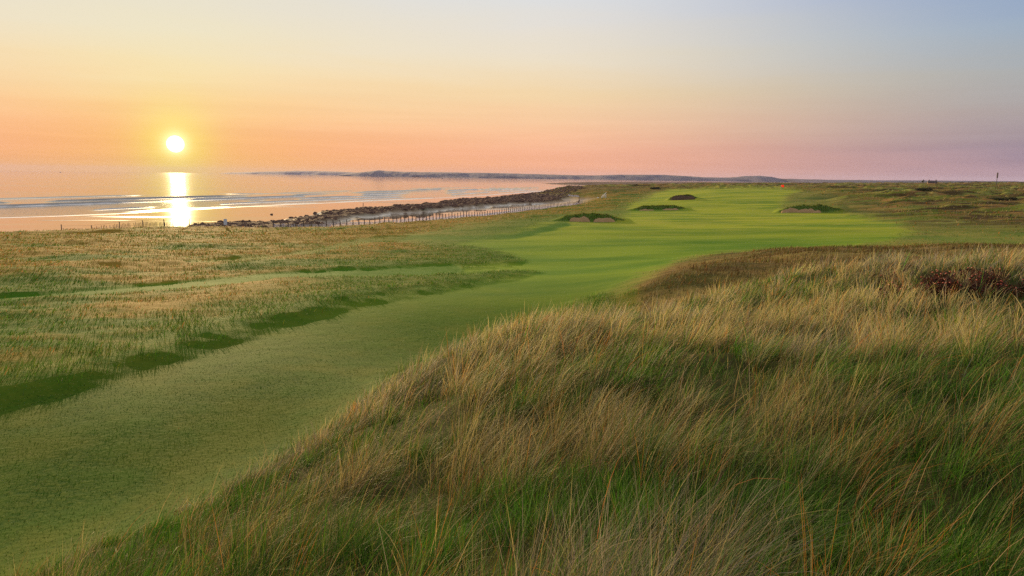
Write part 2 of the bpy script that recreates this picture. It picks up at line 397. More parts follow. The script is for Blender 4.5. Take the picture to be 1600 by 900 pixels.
    t.l.new(t.math('MULTIPLY', t.math('SUBTRACT', 1, wet), t.math('MULTIPLY_ADD', fair, -.55, .9)), b.inputs['Strength'])
    t.l.new(b.outputs[0], p.inputs['Normal'])
    t.l.new(p.outputs[0], out.inputs[0]); return m

nj, ni = GX.shape
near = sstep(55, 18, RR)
idx = np.arange(nj * ni).reshape(nj, ni)
quads = np.stack([idx[:-1, :-1], idx[1:, :-1], idx[1:, 1:], idx[:-1, 1:]], -1).reshape(-1, 4)
def st(*a): return np.stack([np.asarray(q, float).ravel() for q in a], -1)
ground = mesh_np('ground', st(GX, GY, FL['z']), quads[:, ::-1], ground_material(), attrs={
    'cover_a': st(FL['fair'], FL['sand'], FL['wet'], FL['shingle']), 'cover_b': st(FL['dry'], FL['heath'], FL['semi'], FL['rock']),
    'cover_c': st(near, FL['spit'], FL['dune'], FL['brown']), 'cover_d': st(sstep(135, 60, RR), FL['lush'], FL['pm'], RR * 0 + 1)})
tag(ground, 'mown green fairway, brown rough and sandy beach along the coast', None, None, 'structure')

# ------------------------------------------------------------------ sea
def sea():
    th2 = np.radians(np.concatenate([np.arange(-100, -44, 2.0), np.arange(-44, 44, .12), np.arange(44, 100.1, 2.0)]))
    r2 = [60.0]
    while r2[-1] < 9200: r2.append(r2[-1] * ((1.0045 if r2[-1] < 215 or r2[-1] > 560 else 1.0019) if r2[-1] < 750 else (1.012 if r2[-1] < 2500 else 1.06)))
    r2 = np.array(r2); T, R = np.meshgrid(th2, r2); X = R * np.sin(T); Y = R * np.cos(T)
    xf, yf = X.ravel(), Y.ravel()
    s = -sdist(xf, yf, WP)                      # metres offshore
    along = xf * .9 + yf * .45
    z = np.zeros_like(xf); foam = np.zeros_like(xf)
    wob = (fbm(along / 90, s / 60, 3, 131) - .5) * 34
    for c, w, h, sd in [(12, 3.0, .2, 1), (30, 3.2, .5, 2), (52, 3.6, .75, 3), (80, 4.2, .9, 4), (114, 4.6, 1.0, 5), (155, 6, .5, 6)]:
        q = s + wob * (.35 + c / 160) - c
        amp = sstep(.45, .62, fbm(along / 55, np.full_like(along, sd * 7.3), 3, 140 + sd)) * h
        amp *= (xf < 330)
        prof = np.where(q < 0, np.exp(-(q / (w * .36)) ** 2), np.exp(-(q / (w * 1.1)) ** 2))
        z += amp * prof
        foam = np.maximum(foam, sstep(.25, .8, amp / h) * np.exp(-((q + w * .85) / (w * .5)) ** 2) * (.55 if c < 100 else .25) * fbm(along / 4, s / 1.5, 3, 150 + sd) * 2.1)
    foam = np.maximum(foam, .9 * np.exp(-((s - 2.5 + wob * .1) / 1.8) ** 2) * (xf < 500))
    z += (fbm(xf / 14, yf / 9, 3, 161) - .5) * .05
    z += np.where(s < 0, np.maximum(-3, s * .03), 0)
    ni2 = len(th2); idx = np.arange(len(xf)).reshape(len(r2), ni2)
    q4 = np.stack([idx[:-1, :-1], idx[:-1, 1:], idx[1:, 1:], idx[1:, :-1]], -1).reshape(-1, 4)
    m, t, out = material('sea_water')
    geo = t.new('ShaderNodeNewGeometry').outputs['Position']
    a = t.new('ShaderNodeAttribute', attribute_name='foam')
    sepn = t.new('ShaderNodeSeparateColor'); t.l.new(a.outputs['Color'], sepn.inputs[0]); fo = sepn.outputs[0]
    p = t.new('ShaderNodeBsdfPrincipled')
    fbr = t.math('MULTIPLY', fo, t.math('MULTIPLY_ADD', t.noise(geo, 1.2, 4, .7), 1.8, .7), clamp=True)
    t.l.new(t.mix(fbr, (.018, .030, .042, 1), (.75, .75, .78, 1)), p.inputs['Base Color'])
    t.l.new(t.math('MULTIPLY_ADD', fbr, .6, .035), p.inputs['Roughness']); p.inputs['IOR'].default_value = 1.333
    slick = t.ss(t.noise(t.scale(geo, (.0016, .006, 1)), 1.0, 3, .5), .40, .62)
    b = t.new('ShaderNodeBump'); b.inputs['Distance'].default_value = .5
    n = t.noise(t.scale(geo, (.035, .7, 1)), 1.0, 4, .6)
    t.l.new(n, b.inputs['Height']); t.l.new(t.math('MULTIPLY_ADD', slick, .16, .10), b.inputs['Strength'])
    t.l.new(b.outputs[0], p.inputs['Normal']); t.l.new(p.outputs[0], out.inputs[0])
    o = mesh_np('sea', np.stack([xf, yf, z], -1), q4, m, attrs={'foam': np.stack([foam] * 3, -1)})
    tag(o, 'calm sea with small breaking waves reflecting the sunset', None, None, 'structure')
sea()

# ------------------------------------------------------------------ sky
SUN_PX = ray(274, 225); SUN_PX = SUN_PX / np.linalg.norm(SUN_PX)
sun_az = math.atan2(SUN_PX[0], SUN_PX[1]); sun_el = math.asin(SUN_PX[2])
LAMP_EL = math.radians(7)
w = bpy.data.worlds.new('World'); scene.world = w; w.use_nodes = True
t = NT(w.node_tree); t.n.clear()
wo = t.new('ShaderNodeOutputWorld')
dirv = t.vmath('NORMALIZE', t.new('ShaderNodeTexCoord').outputs['Generated'])
sx = t.new('ShaderNodeSeparateXYZ'); t.l.new(dirv, sx.inputs[0])
cl = t.noise(t.scale(dirv, (2.2, 2.2, 22)), 1.6, 5, .55, .4)
el = t.math('ADD', sx.outputs[2], t.math('MULTIPLY', t.math('SUBTRACT', cl, .5), .042))
hor = t.vmath('NORMALIZE', t.vmath('MULTIPLY', dirv, (1, 1, 0)))
cosaz = t.vmath('DOT_PRODUCT', hor, (math.sin(sun_az), math.cos(sun_az), 0))
azd = t.math('MULTIPLY', t.math('ARCCOSINE', t.math('MINIMUM', t.math('MAXIMUM', cosaz, -1.0), 1.0)), 180 / math.pi)
def S(deg): return math.sin(math.radians(deg))
EXPO = 0.5
def lk(e, side, r, g, b):
    """wanted colour minus what the Nishita layer already gives at that elevation"""
    c_ = lin(r, g, b); q = min(1, e / 13.0); o_ = [a_ * (1 - q) + b_ * q for a_, b_ in zip((.28, .07, .0), (.20, .15, .05))]
    return tuple(max(.01, c - o * side) for c, o in zip(c_, o_)) + (1,)
def stops(side, L_): return [(S(e) if e < 90 else 1, lk(e, side, *c_)) for e, c_ in L_]
HI = [(26, (238, 224, 204)), (50, (242, 230, 212)), (90, (236, 226, 214))]
L = t.ramp(el, stops(1, [(0, (250, 184, 104)), (1.6, (251, 184, 124)), (3.4, (250, 189, 138)), (5.2, (249, 206, 158)), (7.5, (247, 220, 180)), (10, (241, 226, 198)), (13.5, (234, 227, 210))] + HI))
Cc = t.ramp(el, stops(.85, [(0, (247, 178, 132)), (2.2, (247, 185, 148)), (4.2, (245, 199, 163)), (6.4, (241, 210, 170)), (9, (237, 221, 198)), (11.5, (231, 223, 212)), (13.5, (224, 224, 223))] + HI))
Rr = t.ramp(el, stops(.5, [(0, (188, 158, 160)), (.8, (178, 152, 158)), (2.2, (148, 138, 152)), (4.5, (162, 156, 162)), (7, (164, 168, 174)), (10, (152, 170, 192)), (13, (138, 160, 196)), (26, (186, 190, 198)), (50, (236, 226, 210)), (90, (236, 226, 214))]))
sky = t.mix(t.ss(azd, 2, 34), L, Cc); sky = t.mix(t.ss(azd, 26, 66), sky, Rr)
cosg = t.vmath('DOT_PRODUCT', dirv, tuple(SUN_PX))
g = t.math('MULTIPLY', t.math('ARCCOSINE', t.math('MINIMUM', cosg, 1.0)), 180 / math.pi)
def gauss(s_): 
    q = t.math('DIVIDE', g, s_); return t.math('EXPONENT', t.math('MULTIPLY', t.math('MULTIPLY', q, q), -1.0))
def addc(base, f, col):
    v_ = t.new('ShaderNodeVectorMath', operation='SCALE'); v_.inputs[0].default_value = col; t.l.new(f, v_.inputs['Scale'])
    return t.vmath('ADD', base, v_.outputs[0])
sky = addc(sky, gauss(2.4), (.02, .24, -.02)); sky = addc(sky, gauss(7.0), (.0, .05, -.02)); sky = addc(sky, gauss(.8), (.6, .6, .5))
sky = addc(sky, t.ss(g, .64, .44), (7, 6, 4))
st_ = t.noise(t.scale(dirv, (1.2, 1.2, 40)), 2.3, 6, .6, .6)
smul = t.math('MULTIPLY_ADD', t.math('MULTIPLY', t.math('SUBTRACT', st_, .5), t.ss(sx.outputs[2], .16, .02)), .22, 1.0)
vs2 = t.new('ShaderNodeVectorMath', operation='SCALE'); t.l.new(sky, vs2.inputs[0]); t.l.new(smul, vs2.inputs['Scale']); sky = vs2.outputs[0]
bg = t.new('ShaderNodeBackground'); t.l.new(sky, bg.inputs[0]); bg.inputs[1].default_value = 1.0 / 2 ** EXPO
ns = t.new('ShaderNodeTexSky', sky_type='NISHITA'); ns.sun_disc = False; ns.sun_elevation = sun_el; ns.sun_rotation = sun_az; ns.dust_density = 0.0; ns.air_density = 2.0; ns.altitude = 0
bg2 = t.new('ShaderNodeBackground'); t.l.new(ns.outputs[0], bg2.inputs[0]); bg2.inputs[1].default_value = 0.05
ad = t.new('ShaderNodeAddShader'); t.l.new(bg.outputs[0], ad.inputs[0]); t.l.new(bg2.outputs[0], ad.inputs[1]); t.l.new(ad.outputs[0], wo.inputs[0])

ld = bpy.data.lights.new('sun', 'SUN'); ld.energy = 5.0; ld.angle = math.radians(.6); ld.color = (1.0, .70, .36)
lo = bpy.data.objects.new('sun', ld); COL.objects.link(lo)
sd = Vector((math.sin(sun_az) * math.cos(LAMP_EL), math.cos(sun_az) * math.cos(LAMP_EL), math.sin(LAMP_EL)))
lo.rotation_euler = sd.to_track_quat('Z', 'Y').to_euler()

# ------------------------------------------------------------------ grass
def blade_material(name, trans=.4, spec=.12, rough=.6):
    m, t, out = material(name)
    a = t.new('ShaderNodeAttribute', attribute_name='col').outputs['Color']
    p = t.new('ShaderNodeBsdfPrincipled'); t.l.new(a, p.inputs['Base Color']); p.inputs['Roughness'].default_value = rough; p.inputs['Specular IOR Level'].default_value = spec
    tr = t.new('ShaderNodeBsdfTranslucent'); t.l.new(a, tr.inputs[0])
    mx = t.new('ShaderNodeMixShader'); mx.inputs[0].default_value = trans
    t.l.new(p.outputs[0], mx.inputs[1]); t.l.new(tr.outputs[0], mx.inputs[2]); t.l.new(mx.outputs[0], out.inputs[0]); return m
def make_blades(name, root, head, phi0, dphi, length, width, c0, c1, segs, mat, parent=None):
    N = len(root); n = segs + 1
    pos = np.zeros((N, n, 3)); tan = np.zeros((N, n, 3))
    h = np.stack([np.cos(head), np.sin(head), np.zeros(N)], -1)
    cur = root.copy(); 
    for i in range(n):
        ph = phi0 + dphi * (i / segs)
        d = h * np.sin(ph)[:, None]; d[:, 2] += np.cos(ph)
        pos[:, i] = cur; tan[:, i] = d
        cur = cur + d * (length / segs)[:, None]
    ang = head + math.pi / 2 + rng.normal(0, .7, N)
    s = np.stack([np.cos(ang), np.sin(ang), rng.normal(0, .2, N)], -1)
    tt = np.linspace(0, 1, n); prof = np.interp(tt, [0, .3, .7, 1], [.8, 1, .7, .08])
    off = s[:, None, :] * (width[:, None] * .5 * prof[None])[:, :, None]
    V = np.empty((N, n, 2, 3), np.float32); V[:, :, 0] = pos - off; V[:, :, 1] = pos + off
    col = np.empty((N, n, 2, 3), np.float32)
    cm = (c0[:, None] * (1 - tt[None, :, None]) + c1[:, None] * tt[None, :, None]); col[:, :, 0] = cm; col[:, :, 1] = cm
    base = (np.arange(N) * n * 2)[:, None] + (np.arange(segs) * 2)[None]
    fc = np.stack([base, base + 1, base + 3, base + 2], -1).reshape(-1, 4)
    return mesh_np(name, V.reshape(-1, 3), fc, mat, parent, attrs={'col': col.reshape(-1, 3)})
PAL = np.array([(.66, .53, .21), (.66, .26, .045), (.24, .27, .035), (.06, .17, .012), (.17, .27, .08), (.42, .35, .25), (.27, .16, .05), (.11, .28, .016)])
def pick(wts):
    c = np.cumsum(wts, 1); c /= c[:, -1:]; r = rng.random(len(wts))[:, None]; i = (r > c).sum(1); return i
def sample_polar(n, r0_, r1_, p, a0, a1):
    """area density ~ r^-p"""
    e = 2 - p; U = rng.random(n)
    r = (r0_ ** e + U * (r1_ ** e - r0_ ** e)) ** (1 / e) if abs(e) > 1e-6 else r0_ * (r1_ / r0_) ** U
    a = np.radians(a0 + rng.random(n) * (a1 - a0)); return r * np.sin(a), r * np.cos(a), r
blade_m = blade_material('marram_blades'); turf_m = blade_material('rough_blades', .35, .08, .7)

# tall dune grass in front: tussocks that fan out and bend with the wind over a short green under-layer
BUSH = [on_ground(1580, 452, 5, 40), on_ground(1455, 460, 5, 40)]
def tussocks(n, r0_, r1_, p):
    tx, ty, tr = sample_polar(n, r0_, r1_, p, -62, 58)
    ed = sdist(tx, ty, DUNE); rb_ = np.minimum(np.hypot((tx - BUSH[0][0]) / 1.25, ty - BUSH[0][1]) / 2.3, np.hypot((tx - BUSH[1][0]) / 1.4, ty - BUSH[1][1]) / 1.1)
    k_ = (rng.random(n) < sstep(.6, 1.2, rb_) + .22) & (ed + (fbm(tx / 1.1, ty / 1.1, 2, 203) - .5) * 2.6 > .1) & (rng.random(n) < .10 + 1.1 * sstep(.38, .58, fbm(tx / 1.3, ty / 1.2, 3, 202))); return tx[k_], ty[k_], tr[k_], ed[k_]
tx, ty, tr, ted = tussocks(15500, 1.8, 48, 1.0); nt = len(tx)
hue = fbm(tx / 2.0 + 40, ty / 1.6, 3, 221); hue2 = fbm(tx / 4.0, ty / 3.2, 3, 226)
up = sstep(6.0, 12.5, ty + .25 * tx)
dryt = np.clip(up * .70 - .25 * sstep(9, 3, tr) + (hue - .5) * 3.2 + rng.normal(0, .30, nt) + .15, 0, 1)
kind = np.where(dryt > .78, 0, np.where(dryt > .5, 1, np.where(dryt > .24, 2, 3)))       # straw, gold-olive, green-olive, lush
kind = np.where((hue2 > .60) & (rng.random(nt) < .6), 4, kind)                             # grey-mauve bleached tufts
kind = np.where(rng.random(nt) < .045, 5, kind)                                            # rusty orange tufts
KW = np.array([[6, .7, 1.2, .3, .4, 1.4, .4, .2], [2.6, .4, 3.0, 1.2, 1, .5, .5, .8], [.4, .08, 2.0, 2.6, 1.6, .15, .3, 3.4], [.15, .03, .8, 4, .6, .05, .2, 4], [1.6, .1, .4, .3, 2.2, 5, .6, .1], [1.5, 4, .6, .3, .1, .6, 2, .1]])
KL = np.array([.68, .60, .52, .34, .70, .56])
nb = np.clip(40 * (9 / tr) ** .55, 20, 110).astype(int); ti = np.repeat(np.arange(nt), nb); N = len(ti); print('dune blades', N, nt)
tw = .35 + (fbm(tx / 3.0, ty / 2.4, 3, 231) - .5) * 2.4 + rng.normal(0, .45, nt)            # wind heading per tuft
tlean = rng.uniform(.2, 1.05, nt); tlen = KL[kind] * rng.uniform(.7, 1.25, nt) * np.clip(.4 + ted * .35, .35, 1) * (1 - .12 * up)
trad = rng.uniform(.06, .20, nt) * (1 + .02 * tr)
ra = rng.random(N) * 6.283; rd = rng.random(N) ** .7
x = tx[ti] + np.cos(ra) * rd * trad[ti]; y = ty[ti] + np.sin(ra) * rd * trad[ti]; z = samp(x, y, ['z'])[0]; r_ = np.hypot(x, y)
hv = np.stack([np.cos(tw[ti]) * tlean[ti] * 1.3 + np.cos(ra) * rd * .55 + rng.normal(0, .22, N), np.sin(tw[ti]) * tlean[ti] * 1.3 + np.sin(ra) * rd * .55 + rng.normal(0, .22, N)], 1)
hm = np.hypot(hv[:, 0], hv[:, 1]); head = np.arctan2(hv[:, 1], hv[:, 0])
phi0 = np.clip(.05 + .55 * hm * rng.uniform(.5, 1.1, N), 0, 1.1); dphi = rng.uniform(.1, 1.0, N) * (.4 + hm) + (rng.random(N) < .12) * rng.uniform(.4, 1.2, N)
ci = pick(KW[kind[ti]]); br_ = (rng.uniform(.6, 1.15, nt) * (.82 + .45 * up))[ti] * rng.uniform(.6, 1.3, N)  # crest tufts drier and paler; lower tufts darkened, slope shade in their colour
tip = PAL[ci] * br_[:, None]
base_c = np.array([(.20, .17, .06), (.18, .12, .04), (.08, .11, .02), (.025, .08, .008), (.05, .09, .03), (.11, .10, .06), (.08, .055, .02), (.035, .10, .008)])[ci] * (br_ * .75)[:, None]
L_ = tlen[ti] * rng.uniform(.45, 1.15, N)
wd = np.clip(r_ * .00050, .0028, .02) * rng.uniform(.6, 1.35, N) * np.where((ci == 3) | (ci == 7), 1.5, 1)
keep = np.hypot(x, y) > 1.6
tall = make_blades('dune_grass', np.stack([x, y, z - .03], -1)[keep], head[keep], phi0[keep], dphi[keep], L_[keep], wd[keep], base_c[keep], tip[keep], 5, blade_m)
tag(tall, 'tall windblown straw and green marram grass on the near dune', None, None, 'stuff')
x, y, r_ = sample_polar(170000, 1.8, 45, 1.5, -62, 58)
dn, z = samp(x, y, ['dune', 'z']); k_ = rng.random(len(x)) < dn; x, y, z, r_ = x[k_], y[k_], z[k_], r_[k_]; N = len(x)
g2 = fbm(x / 1.4, y / 1.2, 3, 251); ci = pick(np.stack([.3 * g2, .05 + 0 * g2, 1 + 0 * g2, 2.5 * (1 - g2), .4 + 0 * g2, .15 + 0 * g2, .5 * g2, 2.2 * (1 - g2)], 1)); tip = PAL[ci] * rng.uniform(.4, 1, (N, 1))
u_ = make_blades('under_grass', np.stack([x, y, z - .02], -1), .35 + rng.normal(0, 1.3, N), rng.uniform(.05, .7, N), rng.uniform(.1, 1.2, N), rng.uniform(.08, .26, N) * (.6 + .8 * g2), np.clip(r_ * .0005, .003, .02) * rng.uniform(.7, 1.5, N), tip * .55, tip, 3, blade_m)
tag(u_, 'short green under-grass between the marram tussocks', None, None, 'stuff')

# seed heads and stiff straw stalks standing above the marram
x, y, r_ = sample_polar(1900, 3.5, 34, .9, -50, 50)
dn, z = samp(x, y, ['dune', 'z']); k_ = (rng.random(len(x)) < dn) & (sdist(x, y, DUNE) > .8); x, y, z, r_ = x[k_], y[k_], z[k_], r_[k_]; N = len(x)
oc = rng.random(N)[:, None]; tip = np.where(oc < .10, np.array([(.62, .20, .06)]), np.where(oc < .7, np.array([(.52, .36, .17)]), np.array([(.30, .17, .09)]))) 
stalk = make_blades('seed_stalks', np.stack([x, y, z], -1), .3 + rng.normal(0, .5, N), .1 + .3 * rng.random(N), .5 + 1.1 * rng.random(N), .45 + .4 * rng.random(N), np.clip(r_ * .0005, .003, .02) * 1.1, tip * .7, tip, 5, blade_m)
tag(stalk, 'tall dry orange and straw seed stalks rising from the dune grass', None, None, 'stuff')

# rough grass left, middle and right
def rough_zone(name, label, n, r0_, r1_, p, a0, a1, lo_, hi_, kw, filt):
    x, y, r_ = sample_polar(n, r0_, r1_, p, a0, a1)
    fa, dn, k_, dr, he, se_, z, sm, br, n1, sef, lu = samp(x, y, ['fair', 'dune', 'k', 'dry', 'heath', 'semi', 'z', 'semi', 'brown', 'n1', 'se', 'lush'])
    cl = fbm(x / 1.3, y / 1.0, 3, 301); se2 = fbm(x / 6, y / 4, 3, 311)
    pr = (1 - fa) ** 1.1 * (1 - dn) * (sef > np.where(x > -45, 1.5, -2)) * (.15 + 1.0 * sstep(.38, .6, cl)) * (1 - .93 * sm) * filt(x, y)
    q = rng.random(len(x)) < pr
    x, y, z, r_, dr, he, cl, se2, br, n1, lu = [a_[q] for a_ in (x, y, z, r_, dr, he, cl, se2, br, n1, lu)]; N = len(x); print(name, N)
    dd = np.clip(dr * 1.05 + (cl - .5) * .9 - .10 + .3 * n1 - .5 * lu, .02, 1)
    wt = np.stack([.55 * dd, .42 * dd, .75 + 0 * dd, 1.5 * (1 - dd) , .12 + 0 * dd, .10 * dd, .5 * dd + .25 * he * dd, .7 * (1 - dd)], 1)
    wt[:, 1] *= 1 - .8 * he; wt[:, 7] += .5 * (1 - he); wt[:, 6] += 2.2 * br; wt[:, 3] *= 1 - .8 * br; wt[:, 7] *= 1 - .9 * br
    ci = pick(wt); tip = PAL[ci] * ((.52 + .42 * rng.random((N, 1))) * (1 - .25 * he[:, None])) * (1 - .35 * br * (fbm(x / 6, y / 2.2, 3, 333) > .5))[:, None]
    L_ = (lo_ + (hi_ - lo_) * rng.random(N)) * (.6 + .8 * cl) * (1 + .5 * he) * (1 + .6 * sstep(.3, .9, lu) * sstep(45, 20, r_))
    wd = np.clip(r_ * kw, .004, .5) * (.7 + .6 * rng.random(N))
    o = make_blades(name, np.stack([x, y, z - .02], -1), .2 + rng.normal(0, .9, N), .1 + .6 * rng.random(N), .2 + .9 * rng.random(N), L_, wd, tip * .75, tip, 3, turf_m)
    tag(o, label, None, None, 'stuff')
rough_zone('rough_grass', 'brown and green rough grass beside the mown fairway', 330000, 13, 130, 1.35, -50, 50, .07, .20, .0006, lambda x, y: 1.0)
rough_zone('heath_grass', 'tussocky heath grass on the far dunes and hollows', 120000, 110, 620, 1.1, -45, 45, .15, .4, .0008, lambda x, y: 1.0)

# short turf blades on the near fairway
x, y, r_ = sample_polar(150000, 6.5, 34, 1.6, -50, 20)
fa, dn, z = samp(x, y, ['fair', 'dune', 'z']); q = (rng.random(len(x)) < fa * (1 - dn) * sstep(33, 17, r_)); x, y, z, r_ = x[q], y[q], z[q], r_[q]; N = len(x); print('turf', N)
pt = fbm(x / 1.5, y / 1.2, 4, 401)
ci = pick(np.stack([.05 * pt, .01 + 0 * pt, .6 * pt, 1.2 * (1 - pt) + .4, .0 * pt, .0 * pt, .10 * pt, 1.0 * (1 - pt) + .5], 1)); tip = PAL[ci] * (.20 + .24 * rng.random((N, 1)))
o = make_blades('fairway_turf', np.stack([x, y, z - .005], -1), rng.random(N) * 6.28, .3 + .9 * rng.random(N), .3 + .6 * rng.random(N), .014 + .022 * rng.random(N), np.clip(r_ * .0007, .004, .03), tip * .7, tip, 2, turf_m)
tag(o, 'short mown turf of the near fairway', None, None, 'stuff')

# OBJECTS_BEGIN
# ------------------------------------------------------------------ far hills across the bay
def hills(name, prof, mat, depth=500, label=None):
    us = np.array([p_[0] for p_ in prof], float); vs = np.array([p_[1] for p_ in prof], float); Ds = np.array([p_[2] for p_ in prof], float)
    U = np.linspace(us[0], us[-1], 900); Vv = np.interp(U, us, vs); DD = np.interp(U, us, Ds)
    rid = np.array([by_y(a, b, d) for a, b, d in zip(U, Vv, DD)])
    rid[:, 2] += (fbm(U / 14, U * 0, 4, 501) - .5) * 3.5 + (fbm(U / 3, U * 0, 3, 502) - .5) * 1.0
    ts = np.array([-1, -.9, -.7, -.45, -.2, 0, .3, .7, 1]); hs = np.array([0, .12, .42, .72, .93, 1, .85, .4, 0])
    V = np.zeros((len(ts), len(U), 3))
    for i, (a, h) in enumerate(zip(ts, hs)):
        V[i, :, 0] = rid[:, 0]; V[i, :, 1] = rid[:, 1] + a * depth + (fbm(U / 20 + i, U * 0 + i, 3, 503) - .5) * 120 * (a != 0)
        V[i, :, 2] = -2 + (rid[:, 2] + 2) * h * (1 + (fbm(U / 9 + 3 * i, U * 0 + i * 2.0, 3, 504) - .5) * .25 * (0 < h < 1))
    idx = np.arange(V.shape[0] * V.shape[1]).reshape(V.shape[:2])
    q = np.stack([idx[:-1, :-1], idx[:-1, 1:], idx[1:, 1:], idx[1:, :-1]], -1).reshape(-1, 4)
    return tag(mesh_np(name, V.reshape(-1, 3), q, mat), label, None, None, 'structure')
hill_m = simple('far_hills', (.055, .052, .085), .95, .5, .004)  # blue of the distance haze partly put into the base colour
hills('hills', [(545,271.6,5600),(562,269.4,5600),(578,267.8,5600),(592,266.0,5600),(606,267.4,5600),(640,268.6,5500),(700,269.4,5400),(760,270.2,5300),(800,271,5300),(860,272.8,5200),(900,273.8,5200),(940,274,5100),(965,272.8,5100),(1000,273,5100),(1040,273.3,5100),(1065,274.6,5100),
   (1100,277,5100),(1150,277.2,5100),(1165,275,5000),(1187,274.4,5000),(1200,276,5000),(1215,279.2,4800),(1260,280.2,4400),(1300,281.0,4200),(1400,281.8,3900),(1510,282.6,3700),(1600,283.8,3600),(1750,285,3600),(2000,287,3600)], hill_m, 420, 'low blue hills across the bay')
hills('hills_beyond', [(370,269.5,8600),(410,268.2,8600),(470,266.9,8600),(520,267.8,8600),(560,269.6,8600),(620,270.6,8600)], hill_m, 600, 'fainter low headland reaching out to sea')

# ------------------------------------------------------------------ fences along the top of the beach
wood_dark = simple('weathered_wood', (.11, .085, .075), .85, .4, 6)
wood_grey = simple('grey_paling', (.74, .70, .78), .85, .35, 8)
wire_m = simple('rusty_wire', (.16, .13, .12), .6, .2, 5)
EDa = np.array(EDGE)
def edge_line(u0, u1, off, step):
    """points along the dune edge, offset seaward, equally spaced"""
    dense = []
    for a, b in zip(EDa[:-1], EDa[1:]):
        L_ = np.linalg.norm(b - a); n_ = max(2, int(L_ / .5)); tt = np.linspace(0, 1, n_, endpoint=False)[:, None]; dense.append(a + (b - a) * tt)
    dense = np.concatenate(dense); d = np.gradient(dense, axis=0); nrm = np.stack([-d[:, 1], d[:, 0]], 1); nrm /= np.linalg.norm(nrm, axis=1)[:, None] + 1e-9
    for _ in range(1): 
        ker = np.ones(25) / 25; nrm = np.stack([np.convolve(nrm[:, i], ker, 'same') for i in (0, 1)], 1); dense2 = np.stack([np.convolve(np.pad(dense[:, i], 12, 'edge'), ker, 'valid') for i in (0, 1)], 1)
    P = dense2 + nrm * off
    z = samp(P[:, 0], P[:, 1], ['z'])[0]; u, v, ok = proj(P[:, 0], P[:, 1], z); sel = ok & (u > u0) & (u < u1) & (P[:, 1] > 60) & (P[:, 1] < 400)
    P = P[sel]; s = np.concatenate([[0], np.cumsum(np.linalg.norm(np.diff(P, axis=0), axis=1))]); q = np.arange(0, s[-1], step)
    X = np.interp(q, s, P[:, 0]); Y = np.interp(q, s, P[:, 1]); return X, Y, samp(X, Y, ['z'])[0]
def fence(name, label, u0, u1, off, pstep, ph, pr, palstep, palh, palm, group=None):
    X, Y, Z = edge_line(u0, u1, off, pstep); root = empty(name, (X[0], Y[0], Z[0])); o0 = np.array([X[0], Y[0], Z[0]])
    for i in range(len(X)):
        bm = bmesh.new(); lx, ly = random.gauss(0, .05), random.gauss(0, .05); hh = ph * random.uniform(.88, 1.12)
        b = Vector((X[i], Y[i], Z[i])) - Vector(o0)
        add_cyl(bm, b + Vector((0, 0, -.3)), b + Vector((lx, ly, hh)), pr * random.uniform(.85, 1.2), pr * .8, 7)
        bobj('post', bm, wood_dark, root)
    bm = bmesh.new()
    for hz_ in (.35, .85):
        for i in range(len(X) - 1):
            a = Vector((X[i], Y[i], Z[i] + hz_ * ph)) - Vector(o0); b = Vector((X[i + 1], Y[i + 1], Z[i + 1] + hz_ * ph)) - Vector(o0); add_cyl(bm, a, b, .012, .012, 4)
    bobj('wire', bm, wire_m, root)
    if palstep:
        X2, Y2, Z2 = edge_line(u0, u1, off + .06, palstep); bm = bmesh.new()
        for i in range(len(X2)):
            if random.random() < .1: continue
            b = Vector((X2[i], Y2[i], Z2[i])) - Vector(o0); h_ = palh * random.uniform(.85, 1.1)
            add_box(bm, b.x + random.gauss(0, .01), b.y, b.z + h_ / 2, .08, .02, h_, Matrix.Rotation(random.gauss(0, .06), 4, 'Y'))
        bobj('palings', bm, palm, root)['kind'] = 'stuff'
    tag(root, label, 'fence', group); return X, Y, Z
fence('paling_fence', 'low dark paling fence along the grass edge above the wet sand, below the sun', 92, 312, -3.0, 4.6, 1.55, .09, .28, 1.0, wood_dark)
fence('post_fence', 'long grey post and paling fence along the top of the shingle beside the rocks', 425, 905, -.6, 1.5, 1.5, .11, .17, .8, wood_grey)

# pale concrete strip below the fence
X, Y, Z = edge_line(585, 800, 1.0, 1.0); X2, Y2, Z2 = edge_line(585, 800, 3.2, 1.0); n_ = min(len(X), len(X2))
V = np.stack([np.stack([X[:n_], Y[:n_], Z[:n_] + .10], 1), np.stack([X2[:n_], Y2[:n_], Z2[:n_] + .10], 1)], 0).reshape(-1, 3)
fc = np.stack([np.arange(n_ - 1), np.arange(n_ - 1) + 1, np.arange(n_ - 1) + 1 + n_, np.arange(n_ - 1) + n_], 1)
bare = simple('bare_sand', (.80, .76, .74), .9, .25, .6)
tag(mesh_np('path', V, fc, bare), 'pale narrow track at the foot of the shore fence', None, None, 'structure')

# ------------------------------------------------------------------ rocks
rock_m = simple('shore_rock', (.10, .052, .036), .85, .5, .9, .3, 0, .4)
rock_m2 = simple('pale_rock', (.17, .13, .125), .85, .4, 1.2, .3, 0, .4)
def rock_verts(seed, n=2):
    bm = bmesh.new(); bmesh.ops.create_icosphere(bm, subdivisions=n, radius=1); rg = np.random.default_rng(seed)
    P = np.array([v_.co[:] for v_ in bm.verts]); f = np.array([[v_.index for v_ in f_.verts] for f_ in bm.faces]); bm.free()
    for _ in range(6):
        d = rg.normal(size=3); d /= np.linalg.norm(d); c_ = rg.uniform(.45, .8); k_ = P @ d; P = P - np.clip(k_ - c_, 0, None)[:, None] * d * .9
    P *= (1 + rg.normal(0, .05, len(P)))[:, None]; P *= [1, rg.uniform(.7, 1), rg.uniform(.45, .75)]; return P, f
protos = [rock_verts(i, 1) for i in range(6)]
